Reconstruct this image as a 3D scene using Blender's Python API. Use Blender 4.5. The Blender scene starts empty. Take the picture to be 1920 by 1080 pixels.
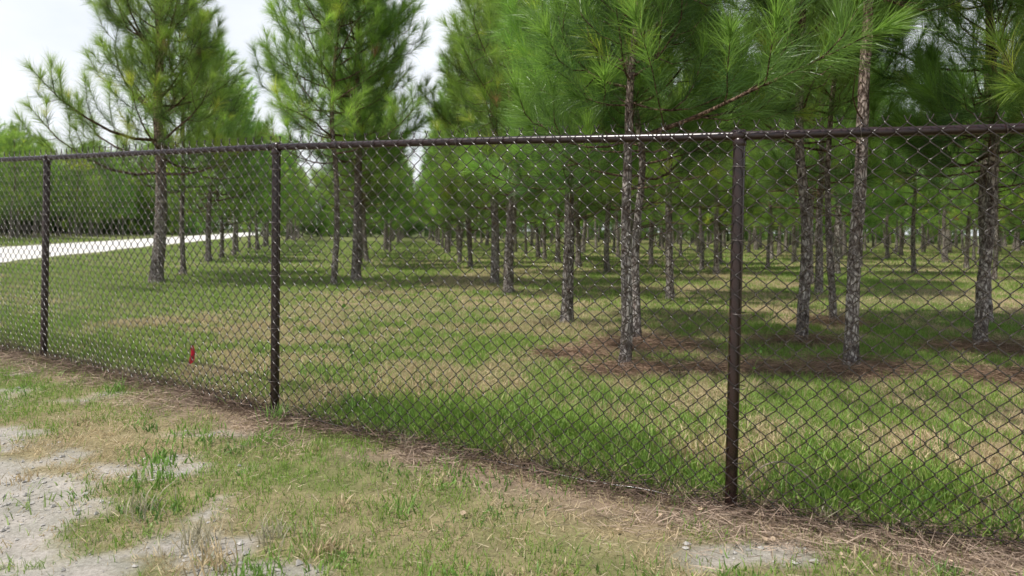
import bpy, math, numpy as np
from mathutils import Vector
R = np.random.RandomState
scene = bpy.context.scene
col = scene.collection

# ---------------------------------------------------------------- helpers
_g = R(7).rand(256, 256)
def vnoise(x, y, seed=0):
    x = np.asarray(x, float) + seed*17.3; y = np.asarray(y, float) + seed*31.7
    xi = np.floor(x).astype(int); yi = np.floor(y).astype(int)
    fx = x-xi; fy = y-yi
    fx = fx*fx*(3-2*fx); fy = fy*fy*(3-2*fy)
    a = _g[xi % 256, yi % 256]; b = _g[(xi+1) % 256, yi % 256]
    c = _g[xi % 256, (yi+1) % 256]; d = _g[(xi+1) % 256, (yi+1) % 256]
    return (a*(1-fx)+b*fx)*(1-fy)+(c*(1-fx)+d*fx)*fy
def fbm(x, y, s=1.0, seed=0, o=4):
    t = 0; a = .5; n = 0
    for k in range(o):
        t = t+a*vnoise(np.asarray(x)*s, np.asarray(y)*s, seed+k*3); n += a; a *= .5; s *= 2.03
    return t/n
def sstep(a, b, x):
    t = np.clip((x-a)/(b-a), 0, 1); return t*t*(3-2*t)
def norm(v):
    return v/np.maximum(np.linalg.norm(v, axis=-1, keepdims=True), 1e-9)

def make_mesh(name, parts, mats, smooth=False):
    """parts: list of (verts Nx3, tris Mx3, matidx, cols Nx3 or None)"""
    V = []; T = []; M = []; C = []; off = 0
    for v, t, m, c in parts:
        v = np.asarray(v, np.float32).reshape(-1, 3); t = np.asarray(t).reshape(-1, 3)
        V.append(v); T.append(t+off); M.append(np.full(len(t), m, np.int32))
        cc = np.ones((len(v), 4), np.float32)
        if c is not None: cc[:, :3] = c
        C.append(cc); off += len(v)
    V = np.concatenate(V); T = np.concatenate(T).astype(np.int32); M = np.concatenate(M); C = np.concatenate(C)
    me = bpy.data.meshes.new(name)
    me.vertices.add(len(V)); me.vertices.foreach_set("co", V.ravel())
    me.loops.add(len(T)*3); me.loops.foreach_set("vertex_index", T.ravel())
    me.polygons.add(len(T))
    me.polygons.foreach_set("loop_start", np.arange(0, len(T)*3, 3, dtype=np.int32))
    me.polygons.foreach_set("material_index", M)
    me.polygons.foreach_set("use_smooth", np.full(len(T), smooth))
    at = me.color_attributes.new("Col", 'FLOAT_COLOR', 'POINT')
    at.data.foreach_set("color", C.ravel())
    for m in mats: me.materials.append(m)
    me.update(calc_edges=True)
    return me
def add(name, me, parent=None, loc=(0, 0, 0)):
    o = bpy.data.objects.new(name, me); col.objects.link(o); o.location = loc
    if parent: o.parent = parent
    return o
def empty(name, loc=(0, 0, 0)):
    o = bpy.data.objects.new(name, None); col.objects.link(o); o.location = loc; return o

def tubes(P, rad, ref, sides=5, cap=False):
    P = np.asarray(P, float); W, K, _ = P.shape
    T = np.gradient(P, axis=1) if K > 2 else np.repeat((P[:, 1:]-P[:, :1]), 2, axis=1)
    T = norm(T)
    ref = np.broadcast_to(np.asarray(ref, float), P.shape)
    A = norm(np.cross(T, ref)); B = np.cross(T, A)
    rad = np.broadcast_to(np.asarray(rad, float), (W, K))
    an = np.arange(sides)*2*np.pi/sides
    ring = A[:, :, None, :]*np.cos(an)[None, None, :, None]+B[:, :, None, :]*np.sin(an)[None, None, :, None]
    V = P[:, :, None, :]+ring*rad[:, :, None, None]
    idx = np.arange(W*K*sides).reshape(W, K, sides)
    a = idx[:, :-1, :]; b = np.roll(a, -1, axis=2); c = idx[:, 1:, :]; d = np.roll(c, -1, axis=2)
    t = np.concatenate([np.stack([a, c, b], -1).reshape(-1, 3), np.stack([b, c, d], -1).reshape(-1, 3)])
    V = V.reshape(-1, 3)
    if cap:
        n0 = len(V); V = np.concatenate([V, P[:, -1]])
        e = idx[:, -1, :]; f = np.roll(e, -1, axis=1)
        cc = (n0+np.arange(W))[:, None]*np.ones((1, sides), int)
        t = np.concatenate([t, np.stack([e, cc, f], -1).reshape(-1, 3)])
    return V, t

def blades(base, up, length, width, rng, bend=0.3, seg2=True, grav=0.0):
    N = len(base)
    rnd = rng.normal(size=(N, 3))
    side = norm(np.cross(up, rnd))*(np.asarray(width).reshape(-1, 1)*.5)
    bd = norm(np.cross(side, up))*np.asarray(bend).reshape(-1, 1)
    L = np.asarray(length).reshape(-1, 1)
    g = np.array([0, 0, -1.0])*grav
    mid = base+norm(up+bd*.25+g*.3)*L*.55
    tip = mid+norm(up+bd+g)*L*.5
    if seg2:
        V = np.stack([base-side, base+side, mid-side*.8, mid+side*.8, tip], 1)
        o = (np.arange(N)*5)[:, None]
        t = np.concatenate([o+np.array([[0, 1, 3]]), o+np.array([[0, 3, 2]]), o+np.array([[2, 3, 4]])])
        return V.reshape(-1, 3), t, 5
    V = np.stack([base-side, base+side, tip], 1); o = (np.arange(N)*3)[:, None]
    return V.reshape(-1, 3), o+np.array([[0, 1, 2]]), 3

def gz(x, y):
    x = np.asarray(x, float); y = np.asarray(y, float)
    z = .3*(1-np.exp(-np.maximum(y-3.3, 0)/4.5))-.045
    near = 1-sstep(14, 26, np.hypot(x, y))
    z = z+near*((fbm(x, y, .9, 3, 3)-.5)*.05+(fbm(x, y, 5, 5, 3)-.5)*.018)
    return z

# ---------------------------------------------------------------- materials
def mat(name):
    m = bpy.data.materials.new(name); m.use_nodes = True
    nt = m.node_tree; nt.nodes.clear()
    out = nt.nodes.new('ShaderNodeOutputMaterial')
    return m, nt, out
def leaf_mat(name, trans=.3, rough=.45, spec=.3, var=.25):
    m, nt, out = mat(name); N = nt.nodes; L = nt.links
    at = N.new('ShaderNodeAttribute'); at.attribute_name = "Col"
    b = N.new('ShaderNodeBsdfPrincipled'); b.inputs['Roughness'].default_value = rough
    b.inputs['Specular IOR Level'].default_value = spec
    tr = N.new('ShaderNodeBsdfTranslucent'); mx = N.new('ShaderNodeMixShader'); mx.inputs[0].default_value = trans
    oi = N.new('ShaderNodeObjectInfo')
    hs = N.new('ShaderNodeHueSaturation')
    mr = N.new('ShaderNodeMapRange'); mr.inputs['To Min'].default_value = 1-var; mr.inputs['To Max'].default_value = 1+var
    mr2 = N.new('ShaderNodeMapRange'); mr2.inputs['To Min'].default_value = .5-var*.08; mr2.inputs['To Max'].default_value = .5+var*.08
    sh = N.new('ShaderNodeMath'); sh.operation = 'MULTIPLY'; sh.inputs[1].default_value = 7.31
    fr = N.new('ShaderNodeMath'); fr.operation = 'FRACT'
    L.new(oi.outputs['Random'], sh.inputs[0]); L.new(sh.outputs[0], fr.inputs[0]); L.new(fr.outputs[0], mr2.inputs['Value']); L.new(mr2.outputs[0], hs.inputs['Hue'])
    L.new(oi.outputs['Random'], mr.inputs['Value']); L.new(mr.outputs[0], hs.inputs['Value'])
    L.new(at.outputs['Color'], hs.inputs['Color'])
    L.new(hs.outputs[0], b.inputs['Base Color'])
    hs2 = N.new('ShaderNodeHueSaturation'); hs2.inputs['Value'].default_value = 1.5; hs2.inputs['Saturation'].default_value = 1.05
    L.new(hs.outputs[0], hs2.inputs['Color']); L.new(hs2.outputs[0], tr.inputs['Color'])
    L.new(b.outputs[0], mx.inputs[1]); L.new(tr.outputs[0], mx.inputs[2]); L.new(mx.outputs[0], out.inputs[0])
    return m
M_needle = leaf_mat("pine_needles", .45, .36, .55, .18)
M_grass = leaf_mat("grass_blades", .3, .5, .25, 0)
M_straw = leaf_mat("dry_straw", .1, .7, .15, 0)

def bark_mat():
    m, nt, out = mat("pine_bark"); N = nt.nodes; L = nt.links
    tc = N.new('ShaderNodeTexCoord'); mp = N.new('ShaderNodeMapping'); mp.inputs['Scale'].default_value = (1, 1, .45)
    L.new(tc.outputs['Object'], mp.inputs[0])
    nz = N.new('ShaderNodeTexNoise'); nz.inputs['Scale'].default_value = 11; nz.inputs['Detail'].default_value = 6
    L.new(mp.outputs[0], nz.inputs['Vector'])
    dm = N.new('ShaderNodeMixRGB'); dm.inputs[0].default_value = .14
    L.new(mp.outputs[0], dm.inputs[1]); L.new(nz.outputs['Color'], dm.inputs[2])
    vo = N.new('ShaderNodeTexVoronoi'); vo.feature = 'DISTANCE_TO_EDGE'; vo.inputs['Scale'].default_value = 32
    L.new(dm.outputs[0], vo.inputs['Vector'])
    r = N.new('ShaderNodeValToRGB'); r.color_ramp.elements[0].position = .0; r.color_ramp.elements[0].color = (.12, .09, .075, 1)
    r.color_ramp.elements[1].position = .22; r.color_ramp.elements[1].color = (1, 1, 1, 1)
    L.new(vo.outputs['Distance'], r.inputs[0])
    r2 = N.new('ShaderNodeValToRGB'); e = r2.color_ramp.elements
    e[0].position = .4; e[0].color = (.15, .11, .09, 1); e[1].position = .6; e[1].color = (.58, .53, .49, 1)
    n2 = N.new('ShaderNodeTexNoise'); n2.inputs['Scale'].default_value = 26; n2.inputs['Detail'].default_value = 6; n2.inputs['Roughness'].default_value = .75
    L.new(mp.outputs[0], n2.inputs['Vector']); L.new(n2.outputs['Fac'], r2.inputs[0])
    mu = N.new('ShaderNodeMixRGB'); mu.blend_type = 'MULTIPLY'; mu.inputs[0].default_value = .85
    L.new(r2.outputs[0], mu.inputs[1]); L.new(r.outputs[0], mu.inputs[2])
    at = N.new('ShaderNodeAttribute'); at.attribute_name = "Col"
    mu2 = N.new('ShaderNodeMixRGB'); mu2.blend_type = 'MULTIPLY'; mu2.inputs[0].default_value = 1
    L.new(mu.outputs[0], mu2.inputs[1]); L.new(at.outputs['Color'], mu2.inputs[2])
    b = N.new('ShaderNodeBsdfPrincipled'); b.inputs['Roughness'].default_value = .9; b.inputs['Specular IOR Level'].default_value = .15
    L.new(mu2.outputs[0], b.inputs['Base Color'])
    bp = N.new('ShaderNodeBump'); bp.inputs['Strength'].default_value = 1; bp.inputs['Distance'].default_value = .014
    L.new(r.outputs[0], bp.inputs['Height']); L.new(bp.outputs[0], b.inputs['Normal'])
    L.new(b.outputs[0], out.inputs[0]); return m
M_bark = bark_mat()

def ground_mat():
    m, nt, out = mat("ground_soil"); N = nt.nodes; L = nt.links
    tc = N.new('ShaderNodeTexCoord')
    at = N.new('ShaderNodeAttribute'); at.attribute_name = "Col"
    n1 = N.new('ShaderNodeTexNoise'); n1.inputs['Scale'].default_value = 55; n1.inputs['Detail'].default_value = 8; n1.inputs['Roughness'].default_value = .75
    n2 = N.new('ShaderNodeTexNoise'); n2.inputs['Scale'].default_value = 6; n2.inputs['Detail'].default_value = 6
    for n in (n1, n2): L.new(tc.outputs['Object'], n.inputs['Vector'])
    r1 = N.new('ShaderNodeValToRGB'); r1.color_ramp.elements[0].position = .3; r1.color_ramp.elements[0].color = (.55, .53, .5, 1)
    r1.color_ramp.elements[1].position = .7; r1.color_ramp.elements[1].color = (1.25, 1.25, 1.25, 1)
    r2 = N.new('ShaderNodeValToRGB'); r2.color_ramp.elements[0].position = .3; r2.color_ramp.elements[0].color = (.78, .8, .75, 1)
    r2.color_ramp.elements[1].position = .7; r2.color_ramp.elements[1].color = (1.15, 1.12, 1.1, 1)
    L.new(n1.outputs['Fac'], r1.inputs[0]); L.new(n2.outputs['Fac'], r2.inputs[0])
    a = N.new('ShaderNodeMixRGB'); a.blend_type = 'MULTIPLY'; a.inputs[0].default_value = 1
    b_ = N.new('ShaderNodeMixRGB'); b_.blend_type = 'MULTIPLY'; b_.inputs[0].default_value = 1
    L.new(at.outputs['Color'], a.inputs[1]); L.new(r1.outputs[0], a.inputs[2])
    L.new(a.outputs[0], b_.inputs[1]); L.new(r2.outputs[0], b_.inputs[2])
    b = N.new('ShaderNodeBsdfPrincipled'); b.inputs['Roughness'].default_value = .95; b.inputs['Specular IOR Level'].default_value = .1
    L.new(b_.outputs[0], b.inputs['Base Color'])
    bp = N.new('ShaderNodeBump'); bp.inputs['Strength'].default_value = .8; bp.inputs['Distance'].default_value = .015
    L.new(n1.outputs['Fac'], bp.inputs['Height']); L.new(bp.outputs[0], b.inputs['Normal'])
    L.new(b.outputs[0], out.inputs[0]); return m
M_ground = ground_mat()

def simple(name, c, rough, spec=.5, nscale=40, amt=.25, bump=0.0):
    m, nt, out = mat(name); N = nt.nodes; L = nt.links
    tc = N.new('ShaderNodeTexCoord'); nz = N.new('ShaderNodeTexNoise'); nz.inputs['Scale'].default_value = nscale; nz.inputs['Detail'].default_value = 5
    L.new(tc.outputs['Object'], nz.inputs['Vector'])
    r = N.new('ShaderNodeValToRGB')
    r.color_ramp.elements[0].position = .3; r.color_ramp.elements[0].color = tuple(v*(1-amt) for v in c)+(1,)
    r.color_ramp.elements[1].position = .7; r.color_ramp.elements[1].color = tuple(v*(1+amt) for v in c)+(1,)
    L.new(nz.outputs['Fac'], r.inputs[0])
    b = N.new('ShaderNodeBsdfPrincipled'); b.inputs['Roughness'].default_value = rough; b.inputs['Specular IOR Level'].default_value = spec
    L.new(r.outputs[0], b.inputs['Base Color'])
    if bump:
        bp = N.new('ShaderNodeBump'); bp.inputs['Strength'].default_value = bump; bp.inputs['Distance'].default_value = .01
        L.new(nz.outputs['Fac'], bp.inputs['Height']); L.new(bp.outputs[0], b.inputs['Normal'])
    L.new(b.outputs[0], out.inputs[0]); return m
M_vinyl = simple("brown_vinyl_wire", (.026, .015, .012), .24, .8, 30, .3)
M_paint = simple("brown_painted_pipe", (.024, .011, .009), .26, .5, 12, .25)
M_tie = simple("tie_wire", (.09, .07, .06), .35, .6)
M_road = simple("pale_limestone_road", (.62, .6, .56), .9, .2, 1.2, .08, .3)
M_stone = simple("gravel_stone", (.36, .34, .31), .85, .2, 30, .3, .4)
M_flag = simple("red_plastic_flag", (.62, .012, .045), .4, .4, 30, .15)
M_wire = simple("flag_wire", (.12, .1, .09), .5)

# ---------------------------------------------------------------- layout
FP = np.array([(-15.5, 12.9), (-12.5, 11.35), (-9.75, 9.85), (-6.95, 8.42), (-4.26, 6.83), (-1.615, 5.10), (1.111, 3.66), (3.98, 2.63), (6.95, 1.75), (9.9, .95)])
def yf(x): return np.interp(x, FP[:, 0], FP[:, 1])
def behind(x, y): return (y-yf(x))*.88
near_trees = [
 # x, y, r0, H, crown base, Lmax, lean(x,y per m), seed
 (-7.0, 14.7, .125, 7.9, 2.2, 2.1, (.01, 0), 11),
 (-7.6, 17.3, .06, 6.6, 2.0, 1.4, (.0, 0), 12),
 (-9.5, 23.4, .09, 6.4, 1.8, 1.7, (0, 0), 13),
 (-3.5, 14.7, .062, 7.6, 2.5, 2.0, (.0, 0), 14),
 (-3.25, 15.6, .098, 7.6, 2.2, 1.7, (.012, 0), 15),
 (-4.2, 20.2, .09, 6.6, 1.8, 1.4, (0, 0), 16),
 (-.05, 13.2, .088, 6.3, 1.8, 1.5, (0, 0), 17),
 (-.35, 15.4, .09, 7.2, 1.7, 1.5, (-.01, 0), 18),
 (.7, 9.4, .075, 5.2, 1.6, 1.15, (.015, 0), 19),
 (1.01, 6.6, .052, 5.4, 2.0, 1.35, (.018, 0), 20),
 (1.33, 7.8, .047, 5.8, 1.8, 1.1, (-.03, 0), 21),
 (3.05, 6.7, .062, 7.8, 3.4, 1.3, (.03, 0), 22),
 (3.1, 8.0, .060, 6.8, 2.5, 1.3, (.0, 0), 23),
 (4.1, 9.5, .046, 6.2, 1.9, 1.2, (.015, 0), 24),
 (2.66, 12.5, .068, 6.4, 1.7, 1.4, (-.01, 0), 25),
 (4.9, 7.8, .064, 6.4, 2.0, 1.35, (.01, 0), 26),
 (6.3, 9.9, .07, 6.6, 1.9, 1.4, (0, 0), 27),
 (5.5, 6.1, .06, 6.0, 2.0, 1.5, (-.01, 0), 28),
 (5.6, 13.6, .07, 6.4, 1.8, 1.4, (0, 0), 29),
]
straw_c = [(1.05, 6.55, .6), (1.4, 7.7, .8), (3.05, 6.65, .8), (2.3, 6.7, .55), (3.1, 8.0, .6), (4.9, 7.7, .8), (5.75, 6.2, .9), (4.2, 6.4, .6), (4.1, 9.5, .6), (1.75, 6.6, .4), (.6, 7.2, .5)]
def straw_mask(x, y):
    m = 0
    for a, b, r in straw_c:
        m = np.maximum(m, 1-sstep(.35, 1.15, np.hypot(x-a, (y-b)*1.7)/r))
    return np.clip(m*(.55+.9*fbm(x, y, 2.5, 40)), 0, 1)
def masks(x, y):
    b = behind(x, y)
    n = fbm(x, y, 1.3, 11); n2 = fbm(x, y, 4.5, 15)
    sl = (x+2.95)*.69+(y-4.75)*.72
    sand = 1-sstep(-.28, .16, sl+(n-.5)*1.2+(n2-.5)*1.7)
    for a, c, r in [(1.02, 3.20, .18), (-1.85, 4.72, .15)]:
        sand = np.maximum(sand, .9*(1-sstep(.2, 1.3, np.hypot((x-a)*.65, (y-c)*1.6)/r+(n2-.5)*3.2)))
    strip = np.exp(-((b+.20)/.22)**2)*sstep(.3, .65, n+.15)
    return b, n, n2, sand*(b < .1), strip
def gcol(x, y):
    b, n, n2, sand, strip = masks(x, y)
    def C(*c): return np.array(c)[None, :]
    tan = C(.33, .26, .165); green = C(.145, .175, .06); sandc = C(.42, .395, .36)
    lit = C(.27, .205, .155)
    far = sstep(10, 25, y)
    g = sstep(.35, .65, fbm(x, y, .45, 21)*.7+n2*.3)
    g = np.where(b < 0, np.clip(g+.3, 0, 1), g)
    c = tan*(1-g[:, None])+green*g[:, None]
    f = (far*.45)[:, None]; c = c*(1-f)+C(.17, .2, .065)*f
    gl = sstep(-2.5, -6, x-.0*y)*(b > 0)*.7; c = c*(1-gl[:, None])+green*gl[:, None]
    s = strip[:, None]; c = c*(1-s)+lit*s
    st = straw_mask(x, y)[:, None]; c = c*(1-st)+C(.15, .10, .075)*st
    s = sand[:, None]; c = c*(1-s)+sandc*(.75+.5*n2[:, None])*s
    out = sstep(60, 130, np.hypot(x, y))[:, None]; c = c*(1-out)+C(.09, .11, .04)*out
    return c

# ---------------------------------------------------------------- ground
u = np.linspace(-1, 1, 420); gx = np.sinh(u*5.6)*3.4
v = np.linspace(0, 1, 470); gy = np.sinh(v*5.3)*4.2+1.2; gy = np.concatenate([[-300, -120, -40, -15, -6, -2, 0], gy])
X, Y = np.meshgrid(gx, gy); nx, ny = len(gx), len(gy)
xs, ys = X.ravel(), Y.ravel(); zs = gz(xs, ys)
st = straw_mask(xs, ys); zs = zs+st*.03
idx = np.arange(nx*ny).reshape(ny, nx)
a = idx[:-1, :-1].ravel(); b = idx[:-1, 1:].ravel(); c = idx[1:, 1:].ravel(); d = idx[1:, :-1].ravel()
add("ground", make_mesh("ground", [(np.stack([xs, ys, zs], 1), np.concatenate([np.stack([a, b, c], 1), np.stack([a, c, d], 1)]), 0, gcol(xs, ys))], [M_ground], True))

# road
ry = np.concatenate([np.linspace(-40, 60, 140), np.linspace(62, 260, 60)])
rr = -14.0-.245*(ry-20.4)+(fbm(ry, ry*0, .5, 60)-.5)*.7
rl = -21.2-.245*(ry-20.4)+(fbm(ry, ry*0, .5, 61)-.5)*.7
cols_ = []
K = 7
for k in range(K):
    f = k/(K-1); x = rr*(1-f)+rl*f
    z = gz(x, ry)+(.03 if 0 < k < K-1 else -.03)
    cols_.append(np.stack([x, ry, z], 1))
V = np.stack(cols_, 1).reshape(-1, 3); idx = np.arange(len(V)).reshape(-1, K)
a = idx[:-1, :-1].ravel(); b = idx[:-1, 1:].ravel(); c = idx[1:, 1:].ravel(); d = idx[1:, :-1].ravel()
add("road", make_mesh("road", [(V, np.concatenate([np.stack([a, c, b], 1), np.stack([a, d, c], 1)]), 0, None)], [M_road], True))

# ---------------------------------------------------------------- fence
fence = empty("chain_link_fence")
FZ = .3*(1-np.exp(-np.maximum(FP[:, 1]-3.3, 0)/4.5))
seg = np.linalg.norm(np.diff(FP, axis=0), axis=1); S = np.concatenate([[0], np.cumsum(seg)])
def fpos(s, h, off):
    x = np.interp(s, S, FP[:, 0]); y = np.interp(s, S, FP[:, 1]); z = np.interp(s, S, FZ)
    dx = np.interp(s, (S[1:]+S[:-1])/2, np.diff(FP[:, 0])/seg); dy = np.interp(s, (S[1:]+S[:-1])/2, np.diff(FP[:, 1])/seg)
    l = np.hypot(dx, dy); dx, dy = dx/l, dy/l
    return np.stack([x+dy*off, y-dx*off, z+h], -1)
w = .0455
nW = int((S[-1]-.05)/w); J = 43
i = np.arange(nW)[:, None]; j = np.arange(J)[None, :]
right = ((i+j) % 2 == 1)
xn = (i+right)*w+np.where(right, .0025, -.0025)
zn = -.063+j*.0453+0*i
sgn = np.where(right, 1, -1)
p1s, p1h, p1o = xn, zn-.003, -.0042*sgn
p2s, p2h, p2o = xn, zn+.003, .0042*sgn
s_ = np.stack([p1s, p2s], -1).reshape(nW, -1); h_ = np.stack([p1h, p2h], -1).reshape(nW, -1); o_ = np.stack([p1o, p2o], -1).reshape(nW, -1)
endr = sgn[:, -1]
s_ = np.concatenate([s_, (s_[:, -1]+endr*.012)[:, None]], 1); h_ = np.concatenate([h_, (h_[:, -1]+.026)[:, None]], 1); o_ = np.concatenate([o_, (o_[:, -1])[:, None]], 1)
wav = (fbm(s_*1.0, h_*1.0, 2.2, 70, 2)-.5)
s2 = s_+(fbm(s_, h_, 3.0, 71, 2)-.5)*.028
low = sstep(.35, 0, h_)
P = fpos(s2, h_+low*(fbm(s_, s_*0, 3, 75, 2)-.5)*.03, o_+.036+wav*.014+low*(fbm(s_, s_*0, 2, 73, 2)-.5)*.06)
Vw, Tw = tubes(P, .0028, (0, -1, .01), 5)
add("wire_mesh", make_mesh("wire_mesh", [(Vw, Tw, 0, None)], [M_vinyl], True), fence)
ss = np.unique(np.concatenate([np.linspace(0, S[-1], 120), S]))
pr = fpos(ss, 1.80+0*ss, 0*ss); pr[:, 2] += (fbm(ss, ss*0, 1.0, 80, 2)-.5)*.012
rail = [tubes(pr[None], .0225, (0, 0, 1), 20)+(0, None)]
for k in range(1, len(S)-1):
    q = S[k]+.55; sl = np.linspace(q-.06, q+.06, 4)
    pp = fpos(sl, 1.80+0*sl, 0*sl); rail.append(tubes(pp[None], np.array([[.0232, .0248, .0248, .0232]]), (0, 0, 1), 20)+(0, None))
add("top_rail", make_mesh("top_rail", rail, [M_paint], True), fence)
lean = {4: (.006, 0), 5: (-.004, 0), 6: (.014, 0)}
for k in range(len(FP)):
    x, y = FP[k]; z = FZ[k]; lx = lean.get(k, (0, 0))[0]
    hs = np.array([-.3, .6, 1.2, 1.77]); pts = np.stack([x+lx*(hs-1.8), y+0*hs, z+hs], 1)[None]
    parts = [tubes(pts, .0295, (0, 1, 0), 24)+(0, None)]
    parts.append(tubes(np.array([[(x, y, z+1.745), (x, y, z+1.75), (x, y, z+1.775), (x, y, z+1.79)]]), np.array([[.030, .0335, .0335, .02]]), (0, 1, 0), 24, True)+(0, None))
    q = np.array([-.03, -.027, .027, .03])+S[k]; q = np.clip(q, 0, S[-1])
    if 0 < k < len(FP)-1:
        parts.append(tubes(fpos(q, 1.80+0*q, 0*q)[None], np.array([[.0226, .0295, .0295, .0226]]), (0, 0, 1), 24)+(0, None))
    add("post", make_mesh("post", parts, [M_paint], True), fence)
ties = []
a_ = np.linspace(0, 2*np.pi, 15)
for q in np.arange(.3, S[-1]-.2, .46):
    q += .08*math.sin(q*7)
    rr_ = .0262
    s1 = np.full(15, q)+a_*.0022
    pp = fpos(s1, 1.80+np.cos(a_)*rr_, np.sin(a_)*(rr_+.005)+.006); ties.append(pp)
for k in range(1, len(FP)-1):
    for h in np.arange(.2, 1.7, .36):
        pp = fpos(S[k]+np.cos(a_)*.034, h+a_*.002, np.sin(a_)*.036+.004); ties.append(pp)
vt, tt = tubes(np.array(ties), .0024, (.1, .2, 1), 5)
add("tie_wires", make_mesh("ties", [(vt, tt, 0, None)], [M_tie], True), fence)
sb = np.linspace(0, S[-1], 500)
pb = fpos(sb, -.01+(fbm(sb, sb*0, 1.6, 90, 3)-.5)*.05, .045+(fbm(sb, sb*0, 1.1, 91, 2)-.5)*.04)
add("tension_wire", make_mesh("tension", [tubes(pb[None], .003, (0, 0, 1), 6)+(0, None)], [M_vinyl], True), fence)

# ---------------------------------------------------------------- trees
def gen_tree(seed, r0, H, zc, Lm, lean, lod, longn=1.0):
    g = R(seed); wood = []; segs = []
    nr = {0: 120, 1: 26, 2: 12}[lod]; sd = {0: 22, 1: 9, 2: 6}[lod]
    t = np.linspace(0, 1, nr); zz = t*H-.1*(t == 0)
    bx = (fbm(zz, zz*0, .45, seed, 2)-.5)*.36*np.minimum(zz, 2)/2+lean[0]*zz
    by = (fbm(zz, zz*0, .45, seed+5, 2)-.5)*.36*np.minimum(zz, 2)/2+lean[1]*zz
    bx -= bx[0]; by -= by[0]
    def tp(z): return np.array([np.interp(z, zz, bx), np.interp(z, zz, by), z])
    rad = r0*(1-.86*t**1.1)+r0*.3*np.exp(-zz/.12)
    Vt, Tt = tubes(np.stack([bx, by, zz], 1)[None], rad[None], (0, 1, 0), sd)
    Vt = Vt.reshape(nr, sd, 3)
    if lod == 0:
        ang = np.arange(sd)[None, :]*1.0; hh = zz[:, None]
        dn = (vnoise(ang*.9, hh*9, seed)-.5)*.22+(vnoise(ang*.5, hh*22, seed+2)-.5)*.16
        dn[:, -1] = (dn[:, -2]+dn[:, 0])/2
        cen = np.stack([bx, by, zz], 1)[:, None, :]
        Vt = cen+(Vt-cen)*(1+dn[:, :, None])
    tc_ = np.ones((nr, sd, 3)); up = sstep(1.0, 4.0, zz)[:, None, None]
    tc_ = tc_*(1-up)+np.array([.78, .55, .44])[None, None]*up
    tc_ = tc_*(.75+.5*vnoise(zz*3, zz*0, seed+8))[:, None, None]
    wood.append((Vt.reshape(-1, 3), Tt, 0, tc_.reshape(-1, 3)))
    z = zc; P6 = []; R6 = []
    def branch(p0, az, el0, el1, L, n=6):
        pts = [p0]; st = L/(n-1); a = az
        for q in range(n-1):
            e = el0+(el1-el0)*q/(n-2); a += g.normal()*.12
            pts.append(pts[-1]+st*np.array([math.cos(a)*math.cos(e), math.sin(a)*math.cos(e), math.sin(e)]))
        return np.array(pts), a
    az0 = g.rand()*6.28
    while z < H-.15:
        tt_ = (z-zc)/(H-zc)
        nb = g.randint(3, 6); az0 += 1.0
        wl = .7+.6*g.rand()
        for q in range(nb):
            az = az0+q*2*math.pi/nb+g.normal()*.4
            L = Lm*wl*(1-tt_)**.55*(.4+.8*g.rand())+.15
            el0 = math.radians(10+32*tt_+g.normal()*12); el1 = math.radians(58+18*tt_+g.normal()*13)
            if tt_ < .12: el0 -= .25; el1 -= .7*g.rand()
            pts, a_end = branch(tp(z+g.normal()*.08), az, el0, el1, L)
            rb = .006+.009*L*(r0/.08)**.5
            P6.append(pts); R6.append(np.linspace(rb, .005, 6))
            k0 = 3 if L > 1.2 else (2 if L > .5 else 1)
            for m_ in range(k0, 5): segs.append((pts[m_], pts[m_+1], 1, .5 if m_ == 4 else (.1 if m_ == 3 else -.2)))
            d_ = norm(pts[5]-pts[4]); segs.append((pts[5], pts[5]+d_*.14, 2, 1))
            ns = int(1.6+L*2.3+g.rand())
            for m_ in range(ns):
                f = .2+.7*(m_+g.rand())/ns; fi = f*5; i0 = int(fi); pp = pts[i0]*(1-fi+i0)+pts[min(i0+1, 5)]*(fi-i0)
                sg = 1 if m_ % 2 else -1
                Ls = (.26+.42*L*(1-f)+.2*g.rand())
                sp, _ = branch(pp, az+sg*(.5+.7*g.rand()), math.radians(15+g.normal()*18), math.radians(62+g.normal()*20), Ls, 4)
                sp6 = np.array([sp[0], (sp[0]+sp[1])/2, sp[1], sp[2], (sp[2]+sp[3])/2, sp[3]])
                P6.append(sp6); R6.append(np.linspace(.006, .0035, 6))
                segs.append((sp[0]*.3+sp[1]*.7, sp[2], 1, -.1)); segs.append((sp[2], sp[3], 1, .8)); d_ = norm(sp[3]-sp[2]); segs.append((sp[3], sp[3]+d_*.12, 2, 1))
        z += .27+.17*g.rand()
    segs.append((tp(H-.3), tp(H)+np.array([0, 0, .15]), 1, 1))
    if lod < 2:
        for q in range(g.randint(2, 5)):
            zb = zc*(.6+.4*g.rand()) if zc < 3 else 1.6+(zc-1.6)*g.rand()
            pts, _ = branch(tp(zb), g.rand()*6.28, math.radians(5+g.rand()*25), math.radians(10+g.rand()*30), .25+.7*g.rand()*(1 if zc < 3 else 1.5))
            P6.append(pts); R6.append(np.linspace(.009, .003, 6))
        Vb, Tb = tubes(np.array(P6), np.array(R6), (0, 0, 1), 6 if lod == 0 else 4)
        wood.append((Vb, Tb, 0, np.ones((len(Vb), 3))*np.array([.6, .45, .35])))
    A = np.array([s[0] for s in segs]); B = np.array([s[1] for s in segs]); kd = np.array([s[2] for s in segs]); tipf = np.array([s[3] for s in segs])
    ln = np.linalg.norm(B-A, axis=1)
    dens = {0: 310, 1: 135, 2: 58}[lod]; wd = {0: .0038, 1: .0085, 2: .018}[lod]
    cnt = np.maximum((ln*dens*np.where(kd == 2, 2.3, 1.0)).astype(int), 3)
    own = np.repeat(np.arange(len(A)), cnt); n = len(own)
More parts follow.
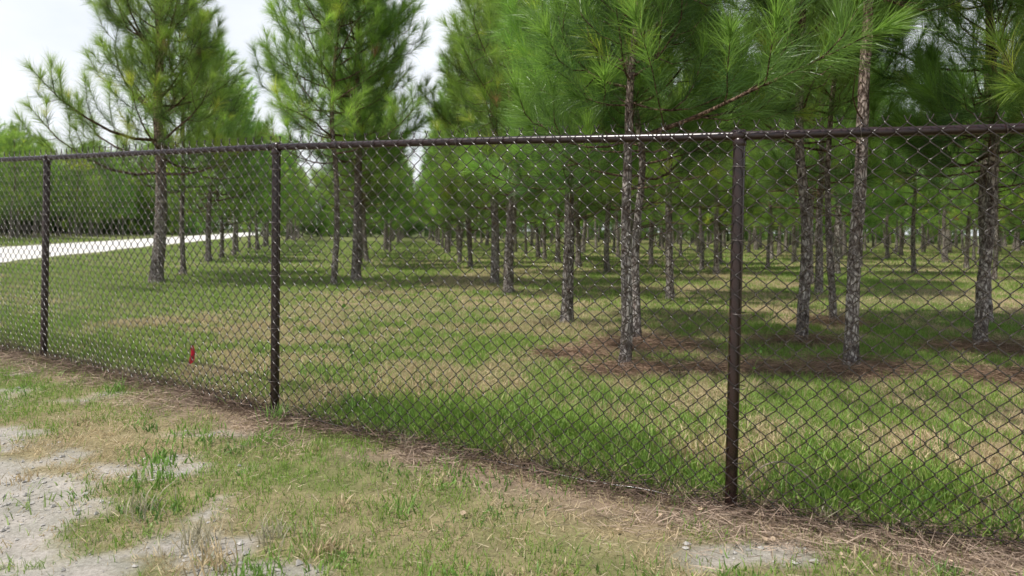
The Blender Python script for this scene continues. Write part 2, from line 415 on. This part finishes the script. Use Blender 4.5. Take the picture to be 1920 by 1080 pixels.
    u_ = g.rand(n)[:, None]; base = A[own]*(1-u_)+B[own]*u_
    ax = norm(B-A)[own]; rv = norm(g.normal(size=(n, 3))); pe = norm(np.cross(ax, rv))
    ang = np.radians(np.where(kd[own] == 2, 25, 40)+g.normal(size=n)*9)[:, None]
    dr = norm(ax*np.cos(ang)+pe*np.sin(ang))
    nl = (.18+.11*g.rand(n))*longn
    if lod == 2: nl *= 1.15
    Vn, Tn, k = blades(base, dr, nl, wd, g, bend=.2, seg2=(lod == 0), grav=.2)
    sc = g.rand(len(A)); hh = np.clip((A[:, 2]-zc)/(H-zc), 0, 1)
    mixv = np.clip(sc*.5+.1*hh+.45*tipf, 0, 1)[:, None]  # random tone plus crown shade put into the colour: dark inside, bright tips
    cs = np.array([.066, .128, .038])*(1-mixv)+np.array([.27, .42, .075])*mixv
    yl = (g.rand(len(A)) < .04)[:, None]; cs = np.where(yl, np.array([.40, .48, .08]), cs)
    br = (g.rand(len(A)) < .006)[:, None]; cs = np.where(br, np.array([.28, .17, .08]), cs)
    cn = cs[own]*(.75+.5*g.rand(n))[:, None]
    return wood, (Vn, Tn, 1, np.repeat(cn, k, axis=0))

for (x, y, r0, H, zc, Lm, ln_, sd) in near_trees:
    lod = 0 if y < 16 else 1
    wood, nd = gen_tree(sd, r0, H, zc, Lm, ln_, lod, 1.25 if y < 10 else 1.1)
    e = empty("pine_tree", (x, y, float(gz(x, y))-.01))
    add("trunk", make_mesh("trunk", wood[:1], [M_bark], True), e)
    if len(wood) > 1: add("branches", make_mesh("branches", wood[1:], [M_bark], True), e)
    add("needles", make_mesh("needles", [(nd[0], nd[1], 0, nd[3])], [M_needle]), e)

mids = []; fars = []; ends = []
for q in range(6):
    g = R(100+q); Hh = 5.4+g.rand()*1.8
    wd_, nd = gen_tree(200+q, .055+.035*g.rand(), Hh, 1.3+.7*g.rand(), 1.2+.5*g.rand(), (.025*g.normal(), .025*g.normal()), 1, 1.1); mids.append(make_mesh("pine_mid", wd_+[nd], [M_bark, M_needle], False))
    wd_, nd = gen_tree(300+q, .065+.03*g.rand(), Hh, 1.2+.7*g.rand(), 1.5, (.01*g.normal(), 0), 2); fars.append(make_mesh("pine_far", wd_+[nd], [M_bark, M_needle], False))
for q in range(3):
    wd_, nd = gen_tree(400+q, .08, 6.5+q*.4, .15, 2.2, (0, 0), 2); ends.append(make_mesh("pine_edge", wd_+[nd], [M_bark, M_needle], False))
forest = empty("distant_pine_trees")
g = R(5); cntT = 0
def plant(x, y, sc=1.0, edge=False):
    global cntT
    if abs(x) > .85*y+9 or (g.rand() < .12 and not edge): return
    for t in near_trees:
        if math.hypot(x-t[0], y-t[1]) < 1.5: return
    d = math.hypot(x, y)
    o = add("pine", ends[g.randint(3)] if edge else (mids if d < 32 else fars)[g.randint(6)], forest, (x, y, float(gz(x, y))-.02))
    o.rotation_euler = (g.normal()*.02, g.normal()*.02, g.rand()*6.28); s = sc*(.8+.4*g.rand()); o.scale = (s, s, s*(.92+.16*g.rand())); cntT += 1
for k in range(0, 26):
    y = 15.0 if k < 6 else 9
    y += g.rand()*2
    while y < 76:
        x = .0+3.1*k-.13*(y-13)
        if not (k == 0 and y < 16.5) and not (y < 15 and x < 7): plant(x+g.normal()*.28, y+g.normal()*.3)
        y += 2.3+1.2*g.rand()
for k, y0 in ((-1, 22), (-2, 26)):
    y = y0
    while y < 92:
        x = (-3.3-.13*(y-13)) if k == -1 else (-9.5-.24*(y-23.4))
        plant(x+g.normal()*.25, y); y += 2.2+1.2*g.rand()
for k in range(0, 8):
    y = 10
    while y < 150:
        plant(-29-.245*(y-20.4)-3.2*k+g.normal()*.4, y+g.normal()*.5, 1.3, k > 5 or y > 95); y += 3.2
for q in range(140):
    x = -75+150*q/140+g.normal()*.5; y = 84+g.rand()*8-.12*x
    if abs(x-(-14-.245*(y-20.4)-3.6)) < 4.5: continue
    plant(x, y, 1.1, True)
for q in range(40): plant(-78+q*1.6, 158+g.rand()*8, 1.4, True)
print("TREES", cntT)

# ---------------------------------------------------------------- grass
g = R(9)
GV = []
def scatter(n, y0, y1, cond, lo, hi, wid, far=False, tag=0):
    y = y0+(y1-y0)*g.rand(n)**.8; x = (g.rand(n)*2-1)*(.74*y+1.6)
    b, nn, n2, sand, strip = masks(x, y); st = straw_mask(x, y)
    clump = fbm(x, y, 7, 33, 2)
    roadx = -14.0-.245*(y-20.4)
    onroad = (x < roadx+.15) & (x > roadx-7.4)
    if tag == 0:
        keep = (b < -.02) & (g.rand(n) < (1-sand*.93)*(1-strip*.6)*(.4+1.2*sstep(.35, .6, clump)))
    else:
        keep = (b >= -.02) & (g.rand(n) < (1-st*.88)*(.5+.8*clump)) & ~onroad
    x, y, b, nn, n2, sand, strip, clump = [q[keep] for q in (x, y, b, nn, n2, sand, strip, clump)]
    m = len(x)
    lush = np.exp(-((b-.45)/.75)**2)*(b > 0)*sstep(-2.2, .0, x)
    h = lo+(hi-lo)*g.rand(m)**1.6*(.5+clump)
    h = h*(1+1.3*lush)
    gr = fbm(x, y, .6, 45, 4); gr2 = fbm(x, y, 3, 47, 2)
    gv = (gr-.5)*3.6+(gr2-.5)*2.6+.5
    if tag == 0: gv = gv+.50-strip*.8-sand*.2
    else:
        gv = gv+lush*1.1+.75*sstep(-2.6, -5.0, x-.1*y)+.22*sstep(10, 16, y)-.36*np.exp(-((y-7.6)/2.2)**2)*sstep(-4.5, -2, x)+.05
    gv = np.clip(gv, 0.08, .94)
    isg = g.rand(m) < gv
    cg = np.array([.135, .24, .045])+np.array([.13, .14, .03])*g.rand(m)[:, None]
    ct = np.array([.53, .43, .265])*(.6+.6*g.rand(m)[:, None])
    c = np.where(isg[:, None], cg, ct)
    z = gz(x, y)
    el = g.rand(m)*.8+.12; el = np.where(isg, el*.8, el*1.25); az = g.rand(m)*6.28
    up = norm(np.stack([np.cos(az)*el, np.sin(az)*el, np.ones(m)*np.where(isg, 1, .6)], 1))
    ww = wid*(.7+.6*g.rand(m))*(1+.5*lush)
    Vb, Tb, k = blades(np.stack([x, y, z-.005], 1), up, h, ww, g, bend=.45, seg2=not far, grav=.25)
    GV.append((Vb, Tb, 0, np.repeat(c, k, axis=0)))
scatter(350000, 1.8, 9.5, 0, .02, .075, .0036, tag=0)
scatter(280000, 3.0, 9.5, 0, .03, .095, .005, tag=1)
scatter(200000, 8.5, 20, 0, .035, .10, .010, far=True, tag=1)
scatter(160000, 19, 60, 0, .04, .12, .03, far=True, tag=1)
add("grass", make_mesh("grass", GV, [M_grass]))

LV = []
def litter(n, xf, ccol, l0, l1, wid, lift=.02):
    x, y = xf(n); m = len(x); z = gz(x, y)+g.rand(m)**2*lift+straw_mask(x, y)*.03
    az = g.rand(m)*6.28; up = norm(np.stack([np.cos(az), np.sin(az), g.normal(size=m)*.16+.08], 1))
    Vb, Tb, k = blades(np.stack([x, y, z], 1), up, l0+(l1-l0)*g.rand(m), wid, g, bend=.3, seg2=True)
    c = np.array(ccol)*(.5+.9*g.rand(m)[:, None])
    LV.append((Vb, Tb, 0, np.repeat(c, k, axis=0)))
def f_straw(n):
    x = g.rand(n)*7.5; y = 5.8+g.rand(n)*4.5; k = g.rand(n) < straw_mask(x, y); return x[k], y[k]
def f_strip(n):
    s = g.rand(n)*S[-1]; p = fpos(s, 0*s, .16+g.normal(size=n)*.16); k = fbm(p[:, 0], p[:, 1], 2, 50, 2) > .42+.1*g.rand(n); return p[k, 0], p[k, 1]
def f_line(n):
    s = g.rand(n)*S[-1]; p = fpos(s, 0*s, .03+g.normal(size=n)*.07); return p[:, 0], p[:, 1]
def f_front(n):
    y = 2.2+g.rand(n)*5; x = (g.rand(n)*2-1)*(.74*y+1); k = (behind(x, y) < 0) & (masks(x, y)[3] < .4); return x[k], y[k]
litter(80000, f_straw, (.26, .175, .12), .10, .22, .004, .07)
litter(46000, f_strip, (.38, .29, .22), .05, .16, .0035, .04)
litter(30000, f_line, (.17, .12, .09), .05, .2, .004, .06)
litter(14000, f_front, (.42, .35, .24), .03, .09, .003, .02)
add("pine_straw", make_mesh("pine_straw", LV, [M_straw]))

n = 20000; y = 2.0+g.rand(n)*4.5; x = -5.5+g.rand(n)*7.5
k = (masks(x, y)[3] > .3) & (g.rand(n) < .25+1.2*(fbm(x, y, 2.2, 55, 2) > .5)); x, y = x[k], y[k]; m = len(x)
sz = .003+.014*g.rand(m)**4
octv = np.array([(1, 0, 0), (0, 1, 0), (-1, 0, 0), (0, -1, 0), (0, 0, .7), (0, 0, -.6), (.65, .65, .25), (-.65, .6, .2)])
octf = np.array([(0, 6, 4), (6, 1, 4), (1, 7, 4), (7, 2, 4), (2, 3, 4), (3, 0, 4), (0, 5, 6), (6, 5, 1), (1, 5, 7), (7, 5, 2), (2, 5, 3), (3, 5, 0)])
sv = octv[None]*sz[:, None, None]*(1+.35*g.normal(size=(m, 8, 1)))*(.7+.6*g.rand(m, 1, 3))
sv = sv+np.stack([x, y, gz(x, y)+sz*.3], 1)[:, None]
add("gravel", make_mesh("gravel", [(sv.reshape(-1, 3), (np.arange(m)[:, None, None]*8+octf[None]).reshape(-1, 3), 0, None)], [M_stone]))

WV = []
def tuft(x, y, n, h, w_, c, spread=.05, el=.6, seed=0):
    bx_ = x+g.normal(size=n)*spread; by_ = y+g.normal(size=n)*spread
    az = g.rand(n)*6.28; e = g.rand(n)*el
    up = norm(np.stack([np.cos(az)*e, np.sin(az)*e, np.ones(n)], 1))
    Vb, Tb, k = blades(np.stack([bx_, by_, gz(bx_, by_)-.005], 1), up, h*(.45+.6*g.rand(n)), w_*(.7+.6*g.rand(n)), g, bend=.6, seg2=True, grav=.2)
    cc = np.array(c)*(.7+.6*g.rand(n)[:, None]); WV.append((Vb, Tb, 0, np.repeat(cc, k, axis=0)))
dry = (.46, .37, .23); grn = (.16, .28, .06); gry = (.36, .33, .23)
for (x, y, n, h, w_, c, sp) in [(-1.75, 3.55, 60, .14, .006, gry, .06), (-1.35, 3.25, 60, .15, .007, gry, .05), (-1.2, 3.05, 60, .15, .007, dry, .05), (-1.05, 3.3, 40, .13, .007, gry, .05),
        (-.78, 3.2, 60, .10, .009, dry, .04), (-.7, 3.1, 60, .05, .010, grn, .06), (-1.9, 3.95, 60, .09, .010, grn, .09), (-2.0, 4.3, 50, .10, .012, grn, .08), (-1.7, 3.6, 60, .06, .012, (.12, .21, .06), .07),
        (-1.95, 4.65, 60, .08, .010, grn, .12), (-1.5, 4.6, 50, .09, .009, grn, .08), (.02, 2.95, 50, .06, .006, dry, .04), (-1.0, 2.98, 50, .1, .007, grn, .05), (-.3, 4.2, 60, .07, .01, grn, .12),
        (-1.55, 4.95, 50, .16, .006, grn, .05), (-3.0, 5.7, 60, .12, .006, grn, .05), (1.6, 3.15, 40, .07, .006, dry, .06), (.25, 4.0, 50, .07, .008, grn, .08), (-2.6, 4.0, 40, .07, .007, dry, .06)]:
    tuft(x, y, n, h, w_, c, sp)
for q in range(300):
    y = 2.5+g.rand()*4.5; x = (g.rand()*2-1)*(.7*y+.5)
    if behind(x, y) > -.15: continue
    kk = g.rand(); s_m = float(masks(np.array([x]), np.array([y]))[3][0])
    if s_m > .5 and kk < .65: continue
    tuft(x, y, g.randint(14, 34), .04+.05*g.rand(), .006+.004*g.rand(), [grn, (.24, .32, .11), (.13, .23, .06), dry][g.randint(4)], .03+.05*g.rand(), .9)
for q in range(190):
    s = g.rand()*14+8; p = fpos(np.array([s]), np.array([0.]), np.array([-.12-g.rand()*1.3]))[0]
    if p[0] < -1.5 and g.rand() < .8: continue
    tuft(p[0], p[1], 22, .16+.12*g.rand(), .006, grn if g.rand() < .75 else (.36, .35, .14), .06)
for q in range(60):
    s = g.rand()*14+8; p = fpos(np.array([s]), np.array([0.]), np.array([.02+g.normal()*.05]))[0]
    tuft(p[0], p[1], 16, .08+.10*g.rand(), .005, [grn, dry, gry][g.randint(3)], .04, .8)
add("weeds", make_mesh("weeds", WV, [M_grass]))

lf = np.array([(0, 0, 0), (.42, .0, .35), (.36, .05, .75), (0, .0, 1.1), (-.36, .05, .75), (-.42, 0, .35), (0, -.08, .5)])
lt = np.array([(0, 1, 6), (1, 2, 6), (2, 3, 6), (3, 4, 6), (4, 5, 6), (5, 0, 6)])
for (px, h0, h1, nl_) in [(-1.05, .35, .95, 9), (-1.2, .1, .55, 6), (1.17, .6, 1.05, 6), (1.45, .1, .5, 6), (-.85, .15, .7, 5)]:
    s0 = np.interp(px, FP[:, 0], S); n_ = 14; tt_ = np.linspace(0, 1, n_)
    pth = fpos(s0+.05*np.sin(tt_*7+px)+.06*tt_, -.03+h1*tt_, .036+.012*np.sin(tt_*23))
    parts = [tubes(pth[None], .0014, (0, 1, 0), 5)+(0, np.array([.12, .14, .05]))]
    for q in range(nl_):
        f = (h0+(h1-h0)*g.rand())/h1; p = np.array([np.interp(f, tt_, pth[:, c_]) for c_ in range(3)])
        sz_ = .016+.018*g.rand(); a1, a2 = g.rand()*6.28, g.normal()*.9
        v_ = lf*sz_; ca, sa = math.cos(a2), math.sin(a2); v_ = np.stack([v_[:, 0], v_[:, 1]*ca-v_[:, 2]*sa, v_[:, 1]*sa+v_[:, 2]*ca], 1)
        ca, sa = math.cos(a1), math.sin(a1); v_ = np.stack([v_[:, 0]*ca-v_[:, 1]*sa, v_[:, 0]*sa+v_[:, 1]*ca, v_[:, 2]], 1)
        parts.append((v_+p+np.array([0, -.008, 0]), lt, 0, np.array([.11, .21, .045])*(.7+.6*g.rand())))
    add("vine", make_mesh("vine", parts, [M_grass]))
tt_ = np.linspace(0, 1, 20)
hp = np.stack([1.16+.42*tt_, 3.82-.1*tt_, .0+.19*np.sin(tt_*np.pi)**.8], 1)
add("dry_stem", make_mesh("dry_stem", [tubes(hp[None], .0035, (0, 1, 0), 6)+(0, np.array([.34, .28, .22]))], [M_straw]))
DL = []
for q in range(60):
    x = g.normal()*.7+1.5; y = yf(x)-.12-abs(g.normal())*.35
    v_ = lf*(.014+.016*g.rand()); v_ = v_[:, [0, 2, 1]]; v_[:, 2] += .004*np.sin(v_[:, 0]*300); a1 = g.rand()*6.28; ca, sa = math.cos(a1), math.sin(a1)
    v_ = np.stack([v_[:, 0]*ca-v_[:, 1]*sa, v_[:, 0]*sa+v_[:, 1]*ca, v_[:, 2]+.5*v_[:, 0]*g.normal()], 1)
    DL.append((v_+np.array([x, y, float(gz(x, y))+.025]), lt, 0, np.array([.5, .38, .26])*(.6+.6*g.rand())))
add("dead_leaves", make_mesh("dead_leaves", DL, [M_straw]))

fx, fy = -2.72, 6.3; fz = float(gz(fx, fy)); fl = empty("marker_flag", (fx, fy, fz))
hs = np.linspace(-.03, .23, 5); add("flag_wire", make_mesh("flag_wire", [tubes(np.stack([hs*.08, 0*hs, hs], 1)[None], .0018, (0, 1, 0), 6)+(0, None)], [M_wire], True), fl)
nu, nv = 7, 9; fv = []
for a in range(nv):
    for b in range(nu):
        s_u = b/(nu-1); t_v = a/(nv-1)
        fv.append((.014+s_u*(.022+.035*t_v)-.01*t_v+.006*math.sin(t_v*5), .012*math.sin(s_u*7+t_v*3), .23-t_v*(.175-.05*s_u)))
idx = np.arange(nu*nv).reshape(nv, nu); a = idx[:-1, :-1].ravel(); b = idx[:-1, 1:].ravel(); c = idx[1:, 1:].ravel(); d = idx[1:, :-1].ravel()
add("flag", make_mesh("flag", [(np.array(fv), np.concatenate([np.stack([a, b, c], 1), np.stack([a, c, d], 1)]), 0, None)], [M_flag], True), fl)

# ---------------------------------------------------------------- light, sky, camera
el = math.radians(66); azx, azy = -.95, -.32
sd = Vector((azx*math.cos(el), azy*math.cos(el), math.sin(el)))
sun = bpy.data.lights.new("sun", 'SUN'); sun.energy = 5.0; sun.angle = math.radians(.53); sun.color = (1, .96, .9)
so = bpy.data.objects.new("sun", sun); col.objects.link(so); so.rotation_euler = sd.to_track_quat('Z', 'Y').to_euler(); so.location = (0, 0, 30)
wd_ = bpy.data.worlds.new("World"); scene.world = wd_; wd_.use_nodes = True; nt = wd_.node_tree; nt.nodes.clear()
N = nt.nodes; L = nt.links
o = N.new('ShaderNodeOutputWorld'); bg = N.new('ShaderNodeBackground'); bg.inputs[1].default_value = .135
sk = N.new('ShaderNodeTexSky'); sk.sky_type = 'NISHITA'; sk.sun_disc = False; sk.sun_elevation = el; sk.sun_rotation = math.atan2(azx, azy)
sk.air_density = 1.2; sk.dust_density = 2.0
tc = N.new('ShaderNodeTexCoord'); mp = N.new('ShaderNodeMapping'); mp.inputs['Scale'].default_value = (1, 1, 2.2)
nz = N.new('ShaderNodeTexNoise'); nz.inputs['Scale'].default_value = 3.2; nz.inputs['Detail'].default_value = 6
cr = N.new('ShaderNodeValToRGB'); cr.color_ramp.elements[0].position = .34; cr.color_ramp.elements[0].color = (.72, .72, .72, 1); cr.color_ramp.elements[1].position = .56; cr.color_ramp.elements[1].color = (.97, .97, .97, 1)
sx = N.new('ShaderNodeSeparateXYZ'); mr = N.new('ShaderNodeMapRange'); mr.inputs['From Min'].default_value = .33; mr.inputs['From Max'].default_value = .7; mr.inputs['To Min'].default_value = 1; mr.inputs['To Max'].default_value = .08
mul = N.new('ShaderNodeMath'); mul.operation = 'MULTIPLY'
mx = N.new('ShaderNodeMixRGB'); mx.inputs[2].default_value = (7.7, 7.95, 8.3, 1)
L.new(tc.outputs['Generated'], mp.inputs[0]); L.new(mp.outputs[0], nz.inputs['Vector']); L.new(nz.outputs['Fac'], cr.inputs[0])
L.new(tc.outputs['Generated'], sx.inputs[0]); L.new(sx.outputs['Z'], mr.inputs['Value']); L.new(cr.outputs[0], mul.inputs[0]); L.new(mr.outputs[0], mul.inputs[1])
L.new(mul.outputs[0], mx.inputs[0]); L.new(sk.outputs[0], mx.inputs[1]); L.new(mx.outputs[0], bg.inputs[0]); L.new(bg.outputs[0], o.inputs[0])
cam = bpy.data.cameras.new("camera"); co = bpy.data.objects.new("camera", cam); col.objects.link(co); scene.camera = co
co.location = (0, 0, 1.35); co.rotation_euler = (math.pi/2, -.010, 0)
cam.sensor_width = 36; cam.lens = 26.25; cam.shift_y = -110/1920; cam.clip_end = 2000; cam.clip_start = .05
cam.dof.use_dof = True; cam.dof.focus_distance = 4.6; cam.dof.aperture_fstop = 2.8
scene.view_settings.view_transform = 'Standard'; scene.view_settings.look = 'None'; scene.view_settings.exposure = 0
